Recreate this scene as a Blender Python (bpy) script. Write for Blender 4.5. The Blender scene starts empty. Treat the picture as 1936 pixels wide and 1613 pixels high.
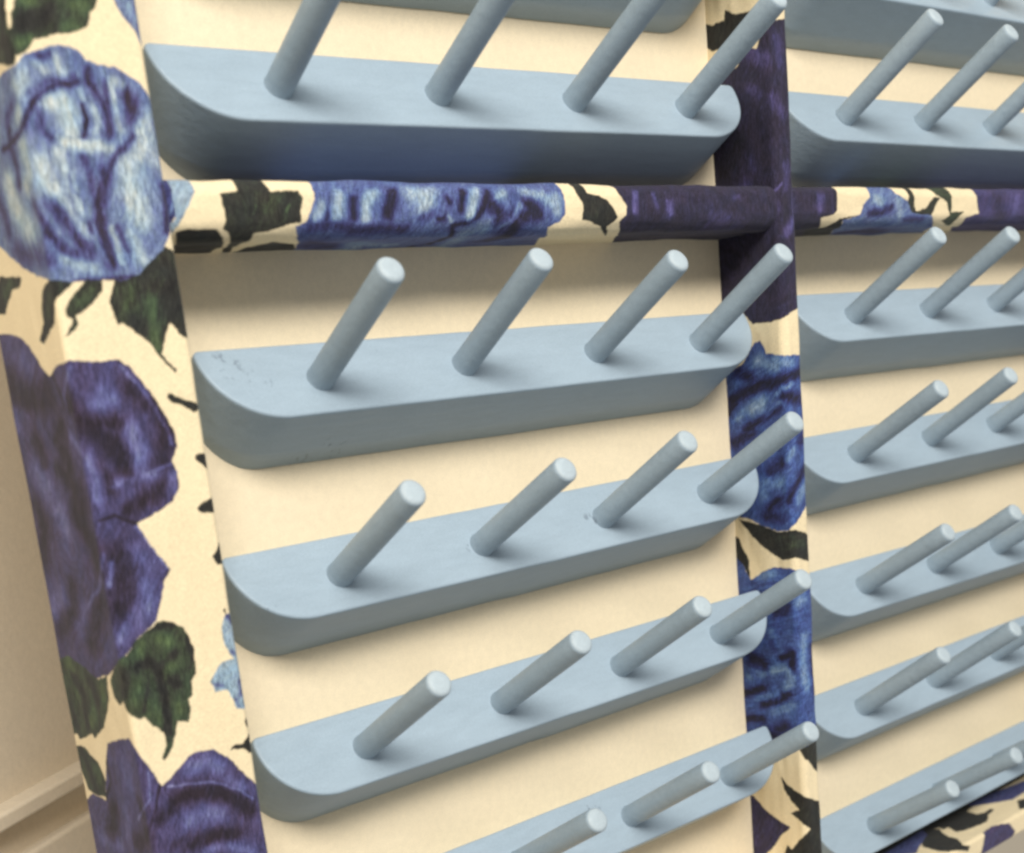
import bpy, bmesh, math
import numpy as np
from mathutils import Matrix, Vector

# ------------------------------------------------------------------ camera
scene = bpy.context.scene
W, H = 1936.0, 1613.0
CAM_LOC = (-0.19001, -0.31030, -0.11140)
RIGHT = Vector((0.75028163, -0.65357218, -0.09960358))
UP = Vector((0.23409301, 0.12173373, 0.96456278))
FWD = Vector((0.61828629, 0.74701024, -0.24433126))
FPX, CX, CY = 2463.366, 964.60, 1311.51
cam_d = bpy.data.cameras.new("camera")
cam = bpy.data.objects.new("camera", cam_d)
scene.collection.objects.link(cam)
m = Matrix.Identity(4)
for i in range(3):
    m[i][0], m[i][1], m[i][2], m[i][3] = RIGHT[i], UP[i], -FWD[i], CAM_LOC[i]
cam.matrix_world = m
cam_d.sensor_fit = 'HORIZONTAL'
cam_d.sensor_width = 36.0
cam_d.lens = FPX / W * 36.0
cam_d.shift_x = (W / 2 - CX) / W
cam_d.shift_y = (CY - H / 2) / W
cam_d.clip_start = 0.01
cam_d.clip_end = 50.0
cam_d.dof.use_dof = True
cam_d.dof.focus_distance = 0.40
cam_d.dof.aperture_fstop = 16.0
scene.camera = cam

# ------------------------------------------------------------------ light
world = bpy.data.worlds.new("World")
scene.world = world
world.use_nodes = True
bg = world.node_tree.nodes["Background"]
bg.inputs[0].default_value = (0.97, 0.985, 1.0, 1)
bg.inputs[1].default_value = 0.35

def lamp(name, loc, target, sx, sy, power, col):
    d = bpy.data.lights.new(name, 'AREA')
    d.shape = 'RECTANGLE'; d.size = sx; d.size_y = sy
    d.energy = power; d.color = col
    o = bpy.data.objects.new(name, d)
    o.location = loc
    o.rotation_euler = (Vector(target) - Vector(loc)).to_track_quat('-Z', 'Y').to_euler()
    scene.collection.objects.link(o)
    return o
# ceiling light panels of the room, above and in front of the rack
lamp("ceiling_lamp", (-0.42, -1.28, 0.93), (0.1, 0.0, -0.15), 1.1, 0.40, 42.0, (1.0, 0.97, 0.92))

vs = scene.view_settings
vs.view_transform = 'Standard'; vs.look = 'None'; vs.exposure = 0.0; vs.gamma = 1.0
vs.use_curve_mapping = False
scene.render.engine = 'CYCLES'
scene.cycles.filter_width = 2.7

# ------------------------------------------------------------------ helpers
COL = scene.collection
rng = np.random.RandomState(7)

def lin(c):
    c = np.asarray(c, float) / 255.0
    return np.where(c <= 0.04045, c / 12.92, ((c + 0.055) / 1.055) ** 2.4)

class Noise:
    """smooth lattice noise in [-1, 1]"""
    def __init__(self, seed):
        self.t = np.random.RandomState(seed).uniform(-1, 1, (256, 256))
    def __call__(self, x, y):
        xi = np.floor(x).astype(int); yi = np.floor(y).astype(int)
        fx = x - xi; fy = y - yi
        fx = fx * fx * (3 - 2 * fx); fy = fy * fy * (3 - 2 * fy)
        t = self.t
        a = t[xi & 255, yi & 255]; b = t[(xi + 1) & 255, yi & 255]
        c = t[xi & 255, (yi + 1) & 255]; d = t[(xi + 1) & 255, (yi + 1) & 255]
        return (a * (1 - fx) + b * fx) * (1 - fy) + (c * (1 - fx) + d * fx) * fy
NZ = [Noise(i + 11) for i in range(10)]

def empty(name, loc=(0, 0, 0)):
    o = bpy.data.objects.new(name, None); o.location = loc
    o.empty_display_size = 0.02
    COL.objects.link(o); return o

def link(name, me, mat, parent=None):
    o = bpy.data.objects.new(name, me)
    if mat is not None and not me.materials: me.materials.append(mat)
    COL.objects.link(o)
    if parent is not None: o.parent = parent
    return o

def grid_mesh(name, P, closed_u=False, smooth=True):
    """P: (nu, nv, 3) array of points -> quad mesh"""
    nu, nv = P.shape[:2]
    me = bpy.data.meshes.new(name)
    me.vertices.add(nu * nv)
    me.vertices.foreach_set("co", P.reshape(-1).astype(np.float32))
    iu = np.arange(nu if closed_u else nu - 1); iv = np.arange(nv - 1)
    A, B = np.meshgrid(iu, iv, indexing='ij')
    A2 = (A + 1) % nu
    q = np.stack([A * nv + B, A2 * nv + B, A2 * nv + B + 1, A * nv + B + 1], -1).reshape(-1, 4)
    n = len(q)
    me.loops.add(n * 4); me.polygons.add(n)
    me.loops.foreach_set("vertex_index", q.reshape(-1).astype(np.int32))
    me.polygons.foreach_set("loop_start", np.arange(0, n * 4, 4, dtype=np.int32))
    me.polygons.foreach_set("loop_total", np.full(n, 4, dtype=np.int32))
    me.polygons.foreach_set("use_smooth", np.full(n, smooth))
    me.update(); me.validate()
    return me

# ------------------------------------------------------------------ materials
def mat_new(name):
    ma = bpy.data.materials.new(name); ma.use_nodes = True
    nt = ma.node_tree
    return ma, nt, nt.nodes["Principled BSDF"]

def noise_node(nt, scale, detail=3, vec=None, rough=0.6):
    n = nt.nodes.new("ShaderNodeTexNoise")
    n.inputs["Scale"].default_value = scale
    n.inputs["Detail"].default_value = detail
    n.inputs["Roughness"].default_value = rough
    if vec is not None: nt.links.new(vec, n.inputs["Vector"])
    return n

def mix_col(nt, fac, a, b, blend='MIX'):
    n = nt.nodes.new("ShaderNodeMix"); n.data_type = 'RGBA'; n.blend_type = blend
    for key, val in (("Factor", fac),):
        if isinstance(val, (int, float)): n.inputs[0].default_value = val
        else: nt.links.new(val, n.inputs[0])
    for idx, val in ((6, a), (7, b)):
        if isinstance(val, tuple): n.inputs[idx].default_value = val
        else: nt.links.new(val, n.inputs[idx])
    return n.outputs[2]

def maprange(nt, src, a, b, c, d):
    n = nt.nodes.new("ShaderNodeMapRange")
    n.inputs[1].default_value = a; n.inputs[2].default_value = b
    n.inputs[3].default_value = c; n.inputs[4].default_value = d
    nt.links.new(src, n.inputs[0]); return n.outputs[0]

def add_bump(nt, bsdf, sources, strength, dist):
    prev = None
    for src, s, dd in sources:
        b = nt.nodes.new("ShaderNodeBump")
        b.inputs["Strength"].default_value = s; b.inputs["Distance"].default_value = dd
        nt.links.new(src, b.inputs["Height"])
        if prev is not None: nt.links.new(prev, b.inputs["Normal"])
        prev = b.outputs[0]
    nt.links.new(prev, bsdf.inputs["Normal"])

def make_paint(name, c1, c2, rough, streak=(1, 1, 1), flecks=None, relief=.6):
    """hand-brushed paint: faint brush streaks, mottling, fine grain"""
    ma, nt, b = mat_new(name)
    geo = nt.nodes.new("ShaderNodeNewGeometry")
    mp = nt.nodes.new("ShaderNodeMapping"); mp.inputs["Scale"].default_value = streak
    nt.links.new(geo.outputs["Position"], mp.inputs["Vector"])
    n1 = noise_node(nt, 28, 4, mp.outputs[0])
    n2 = noise_node(nt, 420, 3, mp.outputs[0])
    n3 = noise_node(nt, 2600, 2, geo.outputs["Position"])
    c = mix_col(nt, maprange(nt, n1.outputs["Fac"], .3, .7, 0, 1), c1 + (1,), c2 + (1,))
    k = maprange(nt, n3.outputs["Fac"], .35, .65, 0.94, 1.06)
    k2 = maprange(nt, n2.outputs["Fac"], .32, .68, 0.965, 1.035)
    km = nt.nodes.new("ShaderNodeMath"); km.operation = 'MULTIPLY'
    nt.links.new(k, km.inputs[0]); nt.links.new(k2, km.inputs[1])
    hs = nt.nodes.new("ShaderNodeHueSaturation"); nt.links.new(c, hs.inputs["Color"]); nt.links.new(km.outputs[0], hs.inputs["Value"])
    out = hs.outputs[0]
    if flecks:
        mp2 = nt.nodes.new("ShaderNodeMapping"); mp2.inputs["Scale"].default_value = (1, 1, .35); mp2.inputs["Rotation"].default_value = (0, .5, 0)
        nt.links.new(geo.outputs["Position"], mp2.inputs["Vector"])
        nf = noise_node(nt, 560, 2, mp2.outputs[0])
        prev = None
        for pos, rad in flecks:      # where the paint got knocked
            ds = nt.nodes.new("ShaderNodeVectorMath"); ds.operation = 'DISTANCE'
            nt.links.new(geo.outputs["Position"], ds.inputs[0]); ds.inputs[1].default_value = pos
            mk = maprange(nt, ds.outputs["Value"], rad * .6, rad, 1, 0)
            if prev is None: prev = mk
            else:
                mx = nt.nodes.new("ShaderNodeMath"); mx.operation = 'MAXIMUM'
                nt.links.new(prev, mx.inputs[0]); nt.links.new(mk, mx.inputs[1]); prev = mx.outputs[0]
        mul = nt.nodes.new("ShaderNodeMath"); mul.operation = 'MULTIPLY'
        nt.links.new(maprange(nt, nf.outputs["Fac"], .57, .64, 0, .5), mul.inputs[0])
        nt.links.new(prev, mul.inputs[1])
        out = mix_col(nt, mul.outputs[0], out, (0.09, 0.11, 0.14, 1))
    nt.links.new(out, b.inputs["Base Color"])
    nt.links.new(maprange(nt, n1.outputs["Fac"], .3, .7, rough - .06, rough + .08), b.inputs["Roughness"])
    add_bump(nt, b, [(n2.outputs["Fac"], relief, .0003), (n3.outputs["Fac"], .25, .00008)], 1, 1)
    b.inputs["Specular IOR Level"].default_value = 0.32
    return ma

FLECKS = [((-.0228, -.0115, -.1047), .005), ((-.016, -.0144, -.1092), .004), ((.0223, -.0099, -.1024), .003), ((.0076, -.0049, -.129), .007), ((-.0011, -.0021, -.1308), .005),
          ((-.0219, -.0017, -.131), .003), ((.0929, -.016, -.1613), .0032), ((.0449, -.0156, -.1609), .003), ((-.0241, -.0192, -.1671), .003), ((.0871, -.0119, -.254), .004), ((.25, -.012, -.207), .003)]
M_BLUE = make_paint("blue_paint", (0.298, 0.376, 0.438), (0.330, 0.412, 0.476), 0.46, (0.25, 1, 1), FLECKS)
M_TIP = make_paint("pale_blue_paint", (0.38, 0.445, 0.48), (0.40, 0.47, 0.505), 0.55)  # paler, less saturated blue for the peg tips
M_CREAM = make_paint("cream_paint", (0.79, 0.668, 0.468), (0.81, 0.69, 0.488), 0.62, relief=.2)
M_WALL = make_paint("wall_paint", (0.63, 0.545, 0.42), (0.65, 0.565, 0.435), 0.6, relief=.3)

def make_fabric():
    ma, nt, b = mat_new("printed_cotton")
    at = nt.nodes.new("ShaderNodeAttribute"); at.attribute_name = "print"
    geo = nt.nodes.new("ShaderNodeNewGeometry")
    n3 = noise_node(nt, 2300, 2, geo.outputs["Position"])
    n2 = noise_node(nt, 260, 3, geo.outputs["Position"])
    k = maprange(nt, n3.outputs["Fac"], .35, .65, 0.90, 1.10)
    mp = nt.nodes.new("ShaderNodeMapping"); mp.inputs["Scale"].default_value = (1, 1, .16); mp.inputs["Rotation"].default_value = (0.15, .38, 0)
    nt.links.new(geo.outputs["Position"], mp.inputs["Vector"])
    nh = noise_node(nt, 2900, 2, mp.outputs[0], .7)
    kh = maprange(nt, nh.outputs["Fac"], .36, .64, 0.60, 1.42)
    kx = nt.nodes.new("ShaderNodeMix"); kx.data_type = 'FLOAT'
    nt.links.new(at.outputs["Alpha"], kx.inputs[0]); kx.inputs[2].default_value = 1.0; nt.links.new(kh, kx.inputs[3])
    km = nt.nodes.new("ShaderNodeMath"); km.operation = 'MULTIPLY'
    nt.links.new(k, km.inputs[0]); nt.links.new(kx.outputs[0], km.inputs[1])
    hs = nt.nodes.new("ShaderNodeHueSaturation")
    nt.links.new(at.outputs["Color"], hs.inputs["Color"]); nt.links.new(km.outputs[0], hs.inputs["Value"])
    nt.links.new(hs.outputs[0], b.inputs["Base Color"])
    b.inputs["Roughness"].default_value = 0.85
    b.inputs["Specular IOR Level"].default_value = 0.25
    b.inputs["Sheen Weight"].default_value = 0.08
    add_bump(nt, b, [(n2.outputs["Fac"], .3, .0004), (n3.outputs["Fac"], .5, .00012)], 1, 1)
    return ma
M_FABRIC = make_fabric()

# ------------------------------------------------------------------ the floral print
# every motif: (strip, palette, base tone, brush angle, outline in mm on the strip,
#               brush strokes (tone change, width, polyline))
PRINT = [
('stile','leaf',0.42,60,[(-4.2,-28),(0.4,-29),(-0,-32.3),(-0.4,-35.1),(0.3,-35.2),(1.1,-32.6),(2.1,-30.4),(2.9,-28.8),(21,-27.2),(20.2,-28.9),(18.6,-30.8),(18.2,-32.4),(17.3,-33.6),(15.1,-34.8),(11.5,-35.4),(7.9,-36.2),(5.2,-37.1),(3.8,-38.5),(2.3,-39.8),(0.6,-40.5),(-0.1,-41.9),(-3.3,-41.9),(-4.8,-41.1),(-10.5,-39.3)],[(-0.3,1.91,[(2.8,-34.3),(6.6,-32.5),(9.5,-31.5)]),(-0.3,2.03,[(-2.6,-37),(-2.4,-40.2)]),(-0.25,1.51,[(-1.3,-31.2),(-2,-34.1)]),(0.3,1.39,[(15.1,-29.6),(17.8,-29.7)]),(0.35,1.24,[(1.8,-37.8),(4.1,-36.6)]),(0.25,1.21,[(12.5,-34.1),(15.2,-33.9)]),(0.3,1.01,[(6.6,-30),(4.5,-30.1)])]),
('stile','sky',0.3,60,[(24.5,-26.6),(24.6,-28.3),(25.4,-30),(26.7,-32),(27.8,-33.4),(28.6,-35),(29.5,-36.6),(32.7,-36.4),(34.6,-25.7)],[(0.2,1.04,[(27.5,-28.6),(28.3,-30.8)])]),
('stile','leaf',0.25,80,[(-6.3,-86.1),(-3.7,-84.9),(0.4,-83.5),(5.5,-83.7),(3.9,-85.8),(1.6,-87.2),(-0.8,-88.9),(-2.7,-93.1),(-10.6,-97),(-12.7,-96.1),(-8.5,-92.6),(-8.5,-89.6)],[(0.2,1.19,[(-2.9,-87.2),(-5.4,-91.4)])]),
('stile','leaf',0.32,50,[(1.8,-90.5),(3.4,-88.4),(6.7,-85.5),(8.3,-83.8),(11.3,-83.9),(10.7,-87.2),(8,-89.7),(3.9,-92.1),(4,-93.6),(2.9,-95),(0.3,-96.5),(2.4,-93.8),(3,-92.6),(1.7,-92)],[(0.25,0.94,[(4.8,-89.5),(8.5,-87.1)])]),
('stile','leaf',0.3,60,[(-32.7,-83.3),(-29,-80.6),(-16.6,-82),(-18.2,-84.1),(-23.2,-84.3),(-30,-88.7),(-33.3,-88.6),(-37.6,-88)],[(0.25,1.29,[(-23.4,-82.7),(-27.8,-84.6)])]),
('stile','leaf',0.28,70,[(14.1,-83.6),(13.6,-86.2),(11.9,-89.5),(12.4,-92.5),(12.9,-94.4),(14.2,-94.1),(15.7,-95.4),(19.8,-98.7),(21.1,-101.1),(22.5,-103.2),(24.9,-105.7),(25.3,-105),(23,-102.4),(22.4,-101.2),(23.8,-98.2),(25.3,-94.8),(26.5,-95.6),(27.5,-97.6),(30.4,-98.6),(30.8,-91.5),(31.1,-79.9),(26.2,-77.9),(19.4,-83)],[(0.35,1.88,[(21.8,-89.9),(21.6,-96.1),(21.7,-100)]),(-0.15,2.57,[(27.4,-85.6),(27.2,-91.4)]),(0.2,1.68,[(16.7,-87.4),(16.8,-91.2)])]),
('stile','rose',0.47,84,[(-14.4,-43.5),(-6.4,-42.2),(-0.4,-42.3),(2.2,-40.2),(5.1,-38.9),(8.6,-37.9),(11.7,-37.6),(14.2,-38.4),(15.9,-40.3),(18.5,-41),(22,-41.3),(24.6,-42.4),(27.2,-44.2),(29.6,-46.8),(31.6,-48.4),(31.7,-60),(32.1,-64.5),(31.5,-69.8),(29.8,-75),(26.9,-78.6),(23.4,-81.2),(19.9,-84),(15.3,-85.2),(10.3,-84.8),(5.4,-85.1),(-1,-84.5),(-7.1,-83),(-14.7,-80.4),(-21.3,-77),(-25.6,-74.4),(-30.1,-71.8)],[(-0.5,0.85,[(13,-44.8),(9.5,-45.3),(5.9,-46.5),(3.3,-48.4),(1.5,-50.9),(-1,-53.4),(-7.3,-55.6),(-14,-56.3)]),(-0.3,1.11,[(12.4,-44.1),(6.2,-45),(2.2,-47.3)]),(-0.7,0.59,[(13.4,-49.2),(13.6,-51.6),(12.8,-54.1),(12.3,-55.7)]),(-0.45,1.14,[(15.6,-41.8),(15.7,-44.8),(17.4,-47.2),(18.6,-50.2),(18.6,-53.9),(17.8,-56.5)]),(-0.4,0.73,[(19.4,-44),(19,-47.7),(18.8,-52.7)]),(-0.5,1.64,[(24.3,-46.3),(24.6,-48.7),(24.8,-51.6)]),(-0.4,0.91,[(23.8,-55),(21.8,-57.6),(18.7,-59.3),(17.1,-62.1),(15.8,-65.3),(14.5,-68.4)]),(-0.5,1.64,[(15.8,-63.4),(13.8,-68.1),(12.9,-71.3),(13,-74.5),(13.6,-78.6),(14.5,-81.6)]),(-0.35,1.14,[(11.5,-60),(12.2,-63.4),(12.6,-67.2),(12.5,-69.7)]),(-0.3,0.59,[(7.4,-63.5),(8.2,-66.6),(9.8,-69.1),(10.2,-72.2),(10.5,-74.8)]),(-0.42,1.95,[(2.6,-69.1),(5.1,-72.2),(6.6,-74.7),(8.2,-77.6),(8.5,-79.8)]),(-0.4,1.31,[(-2.1,-69.4),(0.2,-72.8),(1.3,-75.9),(3.9,-78.4),(6.4,-79.7)]),(-0.45,1.31,[(-8.6,-52.9),(-9.5,-56.4),(-8.2,-60.7),(-9,-64)]),(-0.4,2.02,[(-21,-65.9),(-19.1,-69.4),(-18.7,-72.1)]),(-0.3,2.32,[(-17.1,-76.2),(-9.4,-78.7),(0.1,-80.2)]),(-0.3,1.17,[(3.8,-50.8),(3.1,-54.4),(5.1,-55.9)]),(-0.35,1.48,[(-3,-47.4),(-6.8,-49.6),(-8.8,-51.7)]),(-0.35,0.82,[(4.8,-40.4),(7.9,-39.7)]),(-0.45,1.02,[(29.2,-65.8),(29.4,-70.7),(28.3,-75)]),(-0.3,0.65,[(16.7,-73.9),(17.6,-76.8),(18.3,-78.7)]),(-0.4,0.59,[(4.7,-85.1),(10.3,-84.8),(18.4,-84.5)]),(0.5,2.28,[(6.8,-48.9),(9.4,-49.4),(9.6,-52.1),(9.9,-53.9)]),(0.35,2.63,[(1.3,-45.3),(-0.8,-46.4)]),(0.4,0.95,[(8.8,-40.1),(9.6,-41.6),(9.9,-43.3)]),(0.3,1.27,[(5.1,-42.1),(6,-43)]),(0.4,1.93,[(-3.4,-51.5),(-2.1,-50.6)]),(0.5,1.36,[(7.3,-56.7),(11.3,-57.2),(15.8,-57.4),(18.3,-57.2)]),(0.45,2.28,[(1.8,-61.1),(2,-65.1),(3.4,-66.6)]),(0.4,1.38,[(6.3,-58.6),(7.1,-63.5),(8.5,-68.4),(10.1,-71.3)]),(0.35,1.24,[(5.1,-68.4),(7.1,-72.2),(9.3,-75.4)]),(0.45,2.93,[(21.4,-61.7),(21.6,-64.9),(21.9,-69.1),(22.1,-72.3)]),(0.4,1.82,[(26.4,-52.4),(26.1,-56.2),(24.4,-59.5)]),(0.25,1.78,[(28.2,-50.5),(27.8,-54.9),(27.6,-60)]),(0.3,1.25,[(21.4,-44.2),(23.4,-45.1)]),(0.3,0.82,[(20.8,-43.6),(20.7,-48.3),(21.1,-53.9)]),(0.4,2.06,[(-2.8,-57),(-2.2,-62.6),(-4.9,-64.6)]),(0.4,3.08,[(-14,-63.2),(-13.3,-67.1),(-10.1,-71.3),(-6.9,-73.7)]),(0.35,0.72,[(15.2,-74.2),(15.9,-78),(16.7,-81.3)]),(0.35,1.3,[(20,-75.5),(20.9,-78.8),(21.6,-81.1)]),(0.3,1.3,[(2.8,-80.3),(6.1,-81.3),(9.4,-82.4)]),(0.3,0.81,[(15.9,-49.7),(16.3,-52.8),(15.3,-54.7)]),(0.3,0.64,[(13.4,-46.2),(14.1,-48)])]),
('stile','purple',0.42,70,[(-57.8,-90.7),(-27.7,-93.4),(-22,-95.1),(-18.2,-97.7),(-14.9,-101.2),(-11.2,-103.8),(-9.2,-103.4),(-6,-101.8),(0.8,-101.3),(5.5,-101.9),(11.6,-101.7),(13.8,-103.2),(16.3,-106.5),(18.7,-110.7),(21,-115.2),(22.5,-119.2),(22.5,-122.1),(20.6,-125.3),(21.4,-128.3),(21.4,-131.3),(19.2,-134.4),(15.1,-136.3),(9.5,-138.1),(11.4,-142.1),(13.4,-145.9),(15.9,-149.8),(13.8,-152.5),(11.8,-157.6),(10.4,-160.9),(5.9,-163.5),(1.5,-167.1),(-6.8,-172),(-23.1,-176),(-36.2,-173.2),(-63,-172.6)],[(-0.35,2.83,[(0.7,-114.5),(5,-117.8),(8.2,-122.4),(9.6,-126.3)]),(-0.35,1.8,[(5.1,-115),(9.4,-115.9)]),(-0.3,3.17,[(-2.3,-110.2),(-13,-117.8),(-8.8,-124.6),(-5.4,-130.3),(-6,-137.1)]),(-0.35,2.92,[(-14.9,-124.5),(-8.1,-128.4),(-10,-135.2),(-3.4,-141.8),(-3.2,-146.7)]),(-0.3,3.18,[(-31.4,-113.4),(-24.7,-118.5),(-24,-122.5)]),(-0.3,4.36,[(-36.2,-104.3),(-27.1,-107.7),(-13.4,-108.3)]),(-0.3,2.16,[(19.4,-112.2),(20.3,-119),(18.2,-125)]),(-0.25,2.01,[(13,-107.8),(16.3,-111.9)]),(-0.3,1.85,[(8,-134.8),(13.5,-133.1),(17.2,-130.7)]),(-0.25,1.2,[(4.5,-126.1),(4.8,-130)]),(-0.3,3.85,[(4,-145.3),(4,-151.1),(1.9,-156.7)]),(-0.25,3.56,[(-4,-154.1),(-9.8,-159.6),(-14.6,-165.1)]),(-0.3,3.49,[(-33.4,-133.6),(-30,-137.7),(-35.3,-145.7)]),(-0.25,3.13,[(-20.3,-152.7),(-21.4,-157.9),(-33.1,-163.6)]),(0.3,2.03,[(6.7,-109.1),(4.9,-110.8),(8.5,-110.2)]),(0.38,2.16,[(11.9,-116.6),(13,-121.5),(12.1,-126.6)]),(0.3,4.42,[(-28.1,-125.5),(-24.3,-128.5)]),(0.3,3.57,[(-20.3,-133.4),(-17.5,-138.4)]),(0.3,3.06,[(-34,-113.3),(-29.2,-114.5)]),(0.3,1.44,[(0.2,-122.3),(1.5,-125.8),(1,-131.4)]),(0.3,1.13,[(6.1,-128.3),(10.2,-128.3),(15.6,-127.6)]),(0.3,1.62,[(20.8,-128.3),(19.3,-131)]),(0.5,0.81,[(1.7,-146.3),(0.5,-150.5)]),(0.3,2.47,[(9,-152.1),(9.4,-156.1),(5.6,-159.4)]),(0.3,1.95,[(3.2,-160.9),(0.7,-163.4)]),(0.25,3.89,[(-28.9,-154.8),(-34.9,-158.9)]),(0.2,2.32,[(-14.7,-156.9),(-20.9,-162.6)]),(0.2,2.83,[(8.4,-144.1),(10.8,-147.9)]),(0.15,4.23,[(-28.3,-97),(-20.5,-102.3)]),(0.25,1.03,[(-6.8,-112.4),(-5.4,-117.1),(-1.3,-120.9)]),(0.35,0.46,[(11.8,-103.1),(15.6,-107.6),(18.3,-112.5),(20.6,-117.6),(21,-121.5)]),(0.35,0.46,[(5,-129.1),(10.3,-127.9),(16.8,-126.8),(20.2,-125.7)]),(-0.4,0.42,[(9.5,-138.1),(4.7,-135.7),(1.1,-136.1)]),(0.35,0.46,[(9.4,-138.6),(12.5,-144.8),(14.9,-149.4)]),(0.3,0.58,[(0.5,-102.7),(-5.1,-108.7),(-4.1,-114.3)]),(-0.35,0.73,[(-8.8,-103.9),(-5.7,-110.1),(-9.5,-115.6)]),(0.3,0.61,[(0.2,-143.7),(-3.7,-150.6),(-14.9,-157.4)])]),
('stile','leaf',0.18,30,[(22.1,-110.3),(23.2,-110),(25,-111.3),(28,-112.4),(31,-113.5),(29.9,-114.6),(28,-114.8),(26,-113.4),(23.5,-112.4),(21.9,-111.3)],[]),
('stile','leaf',0.18,30,[(26.6,-124.5),(28.2,-124.3),(30.8,-125.2),(30.3,-128.2),(28.9,-128.1),(27.7,-127.1),(26.4,-125.5)],[]),
('stile','leaf',0.18,30,[(25.1,-136.7),(26.7,-135.7),(30.1,-134.7),(31.5,-135.1),(30.9,-138.4),(27.1,-138.4),(25.2,-137.5)],[]),
('stile','leaf',0.18,30,[(29.7,-145.6),(27,-148.8),(27.8,-150.9),(31.2,-150.8),(31.5,-148.7)],[]),
('stile','leaf',0.45,80,[(-36.1,-171.3),(-30.8,-170),(-20.9,-172.3),(-14.6,-174.3),(-8.8,-172.5),(-10.4,-178.6),(-12.8,-182.3),(-16.8,-186.7),(-23.6,-190.2),(-24.5,-189),(-27.3,-190.2),(-33.7,-192.2),(-34.6,-190.9),(-37.6,-191.4),(-47.6,-191.6),(-46.9,-171.2)],[(-0.3,1.83,[(-30.2,-174.9),(-25.6,-179),(-26.3,-186.9)]),(-0.2,1.59,[(-35,-183.4),(-34.2,-188)]),(-0.25,1.78,[(-19.4,-175.2),(-16.8,-179.4)]),(0.3,1.85,[(-31.5,-171.6),(-29.5,-173.3)]),(0.3,1.53,[(-21,-183),(-23.4,-186.5)]),(0.25,1.54,[(-30.1,-178.8),(-28.3,-180.9)]),(0.25,1.47,[(-12.7,-175.9),(-13.8,-180.5)])]),
('stile','leaf',0.45,70,[(-7.5,-173.4),(-4.6,-170.5),(-0.1,-167.5),(1.9,-167.2),(4.3,-164.5),(7.7,-162.4),(10.6,-161.2),(13.2,-161.5),(16.4,-163.4),(17.9,-166.3),(18.5,-169.8),(18.1,-175.3),(16.6,-176.8),(16.3,-180.1),(15.1,-180.9),(15,-183.9),(13.9,-186.3),(11.3,-185.3),(10.4,-188.4),(9.1,-191.1),(7.7,-192.6),(6.7,-193.8),(5.9,-193),(7.4,-190.6),(7.6,-187.3),(6.4,-186.2),(4.5,-183.9),(3.3,-182.3),(2.1,-182.7),(-0,-181.4),(-1.7,-179.7),(-2.4,-178.3),(-4.9,-179.4),(-6.7,-177.8),(-7.4,-175.3)],[(-0.35,1.1,[(4,-170.2),(7.1,-169.8),(8.7,-173.5),(9.1,-178),(9,-183.2),(8.6,-187.5)]),(-0.35,1.39,[(12.9,-176.7),(11.6,-175.3)]),(-0.25,1.39,[(0.1,-171.1),(-1.1,-175.9)]),(-0.3,0.88,[(17.8,-166.7),(18.2,-171.6)]),(-0.3,1.02,[(5.1,-170.1),(9.1,-171.7),(13.4,-169.4)]),(-0.25,0.74,[(8.6,-161.8),(14.6,-162.7)]),(-0.2,0.73,[(5.3,-175.6),(3.5,-181)]),(0.3,1.32,[(5.9,-165.9),(4.5,-167.4)]),(0.3,1.51,[(10.3,-165.1),(12.3,-166.6)]),(0.22,1.65,[(3.2,-174.4),(2.6,-177.9)]),(0.25,1.65,[(12.9,-172.2),(11.4,-171.5)]),(0.25,1.39,[(12.4,-181.8),(12,-183.9)]),(0.2,1.42,[(5.3,-180),(7,-183.4)])]),
('stile','leaf',0.42,60,[(-37,-194.3),(-31,-193.6),(-29,-195.2),(-24,-196.4),(-22.4,-198.9),(-21.7,-201.5),(-23.8,-205.5),(-28.2,-206.3),(-34.4,-205.5),(-36.3,-201.3),(-39.2,-196.9)],[(-0.25,1.27,[(-34.3,-194.5),(-30.9,-199.5),(-27.9,-205.5)]),(0.2,1.57,[(-26.7,-198.4),(-26,-201.1)])]),
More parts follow.
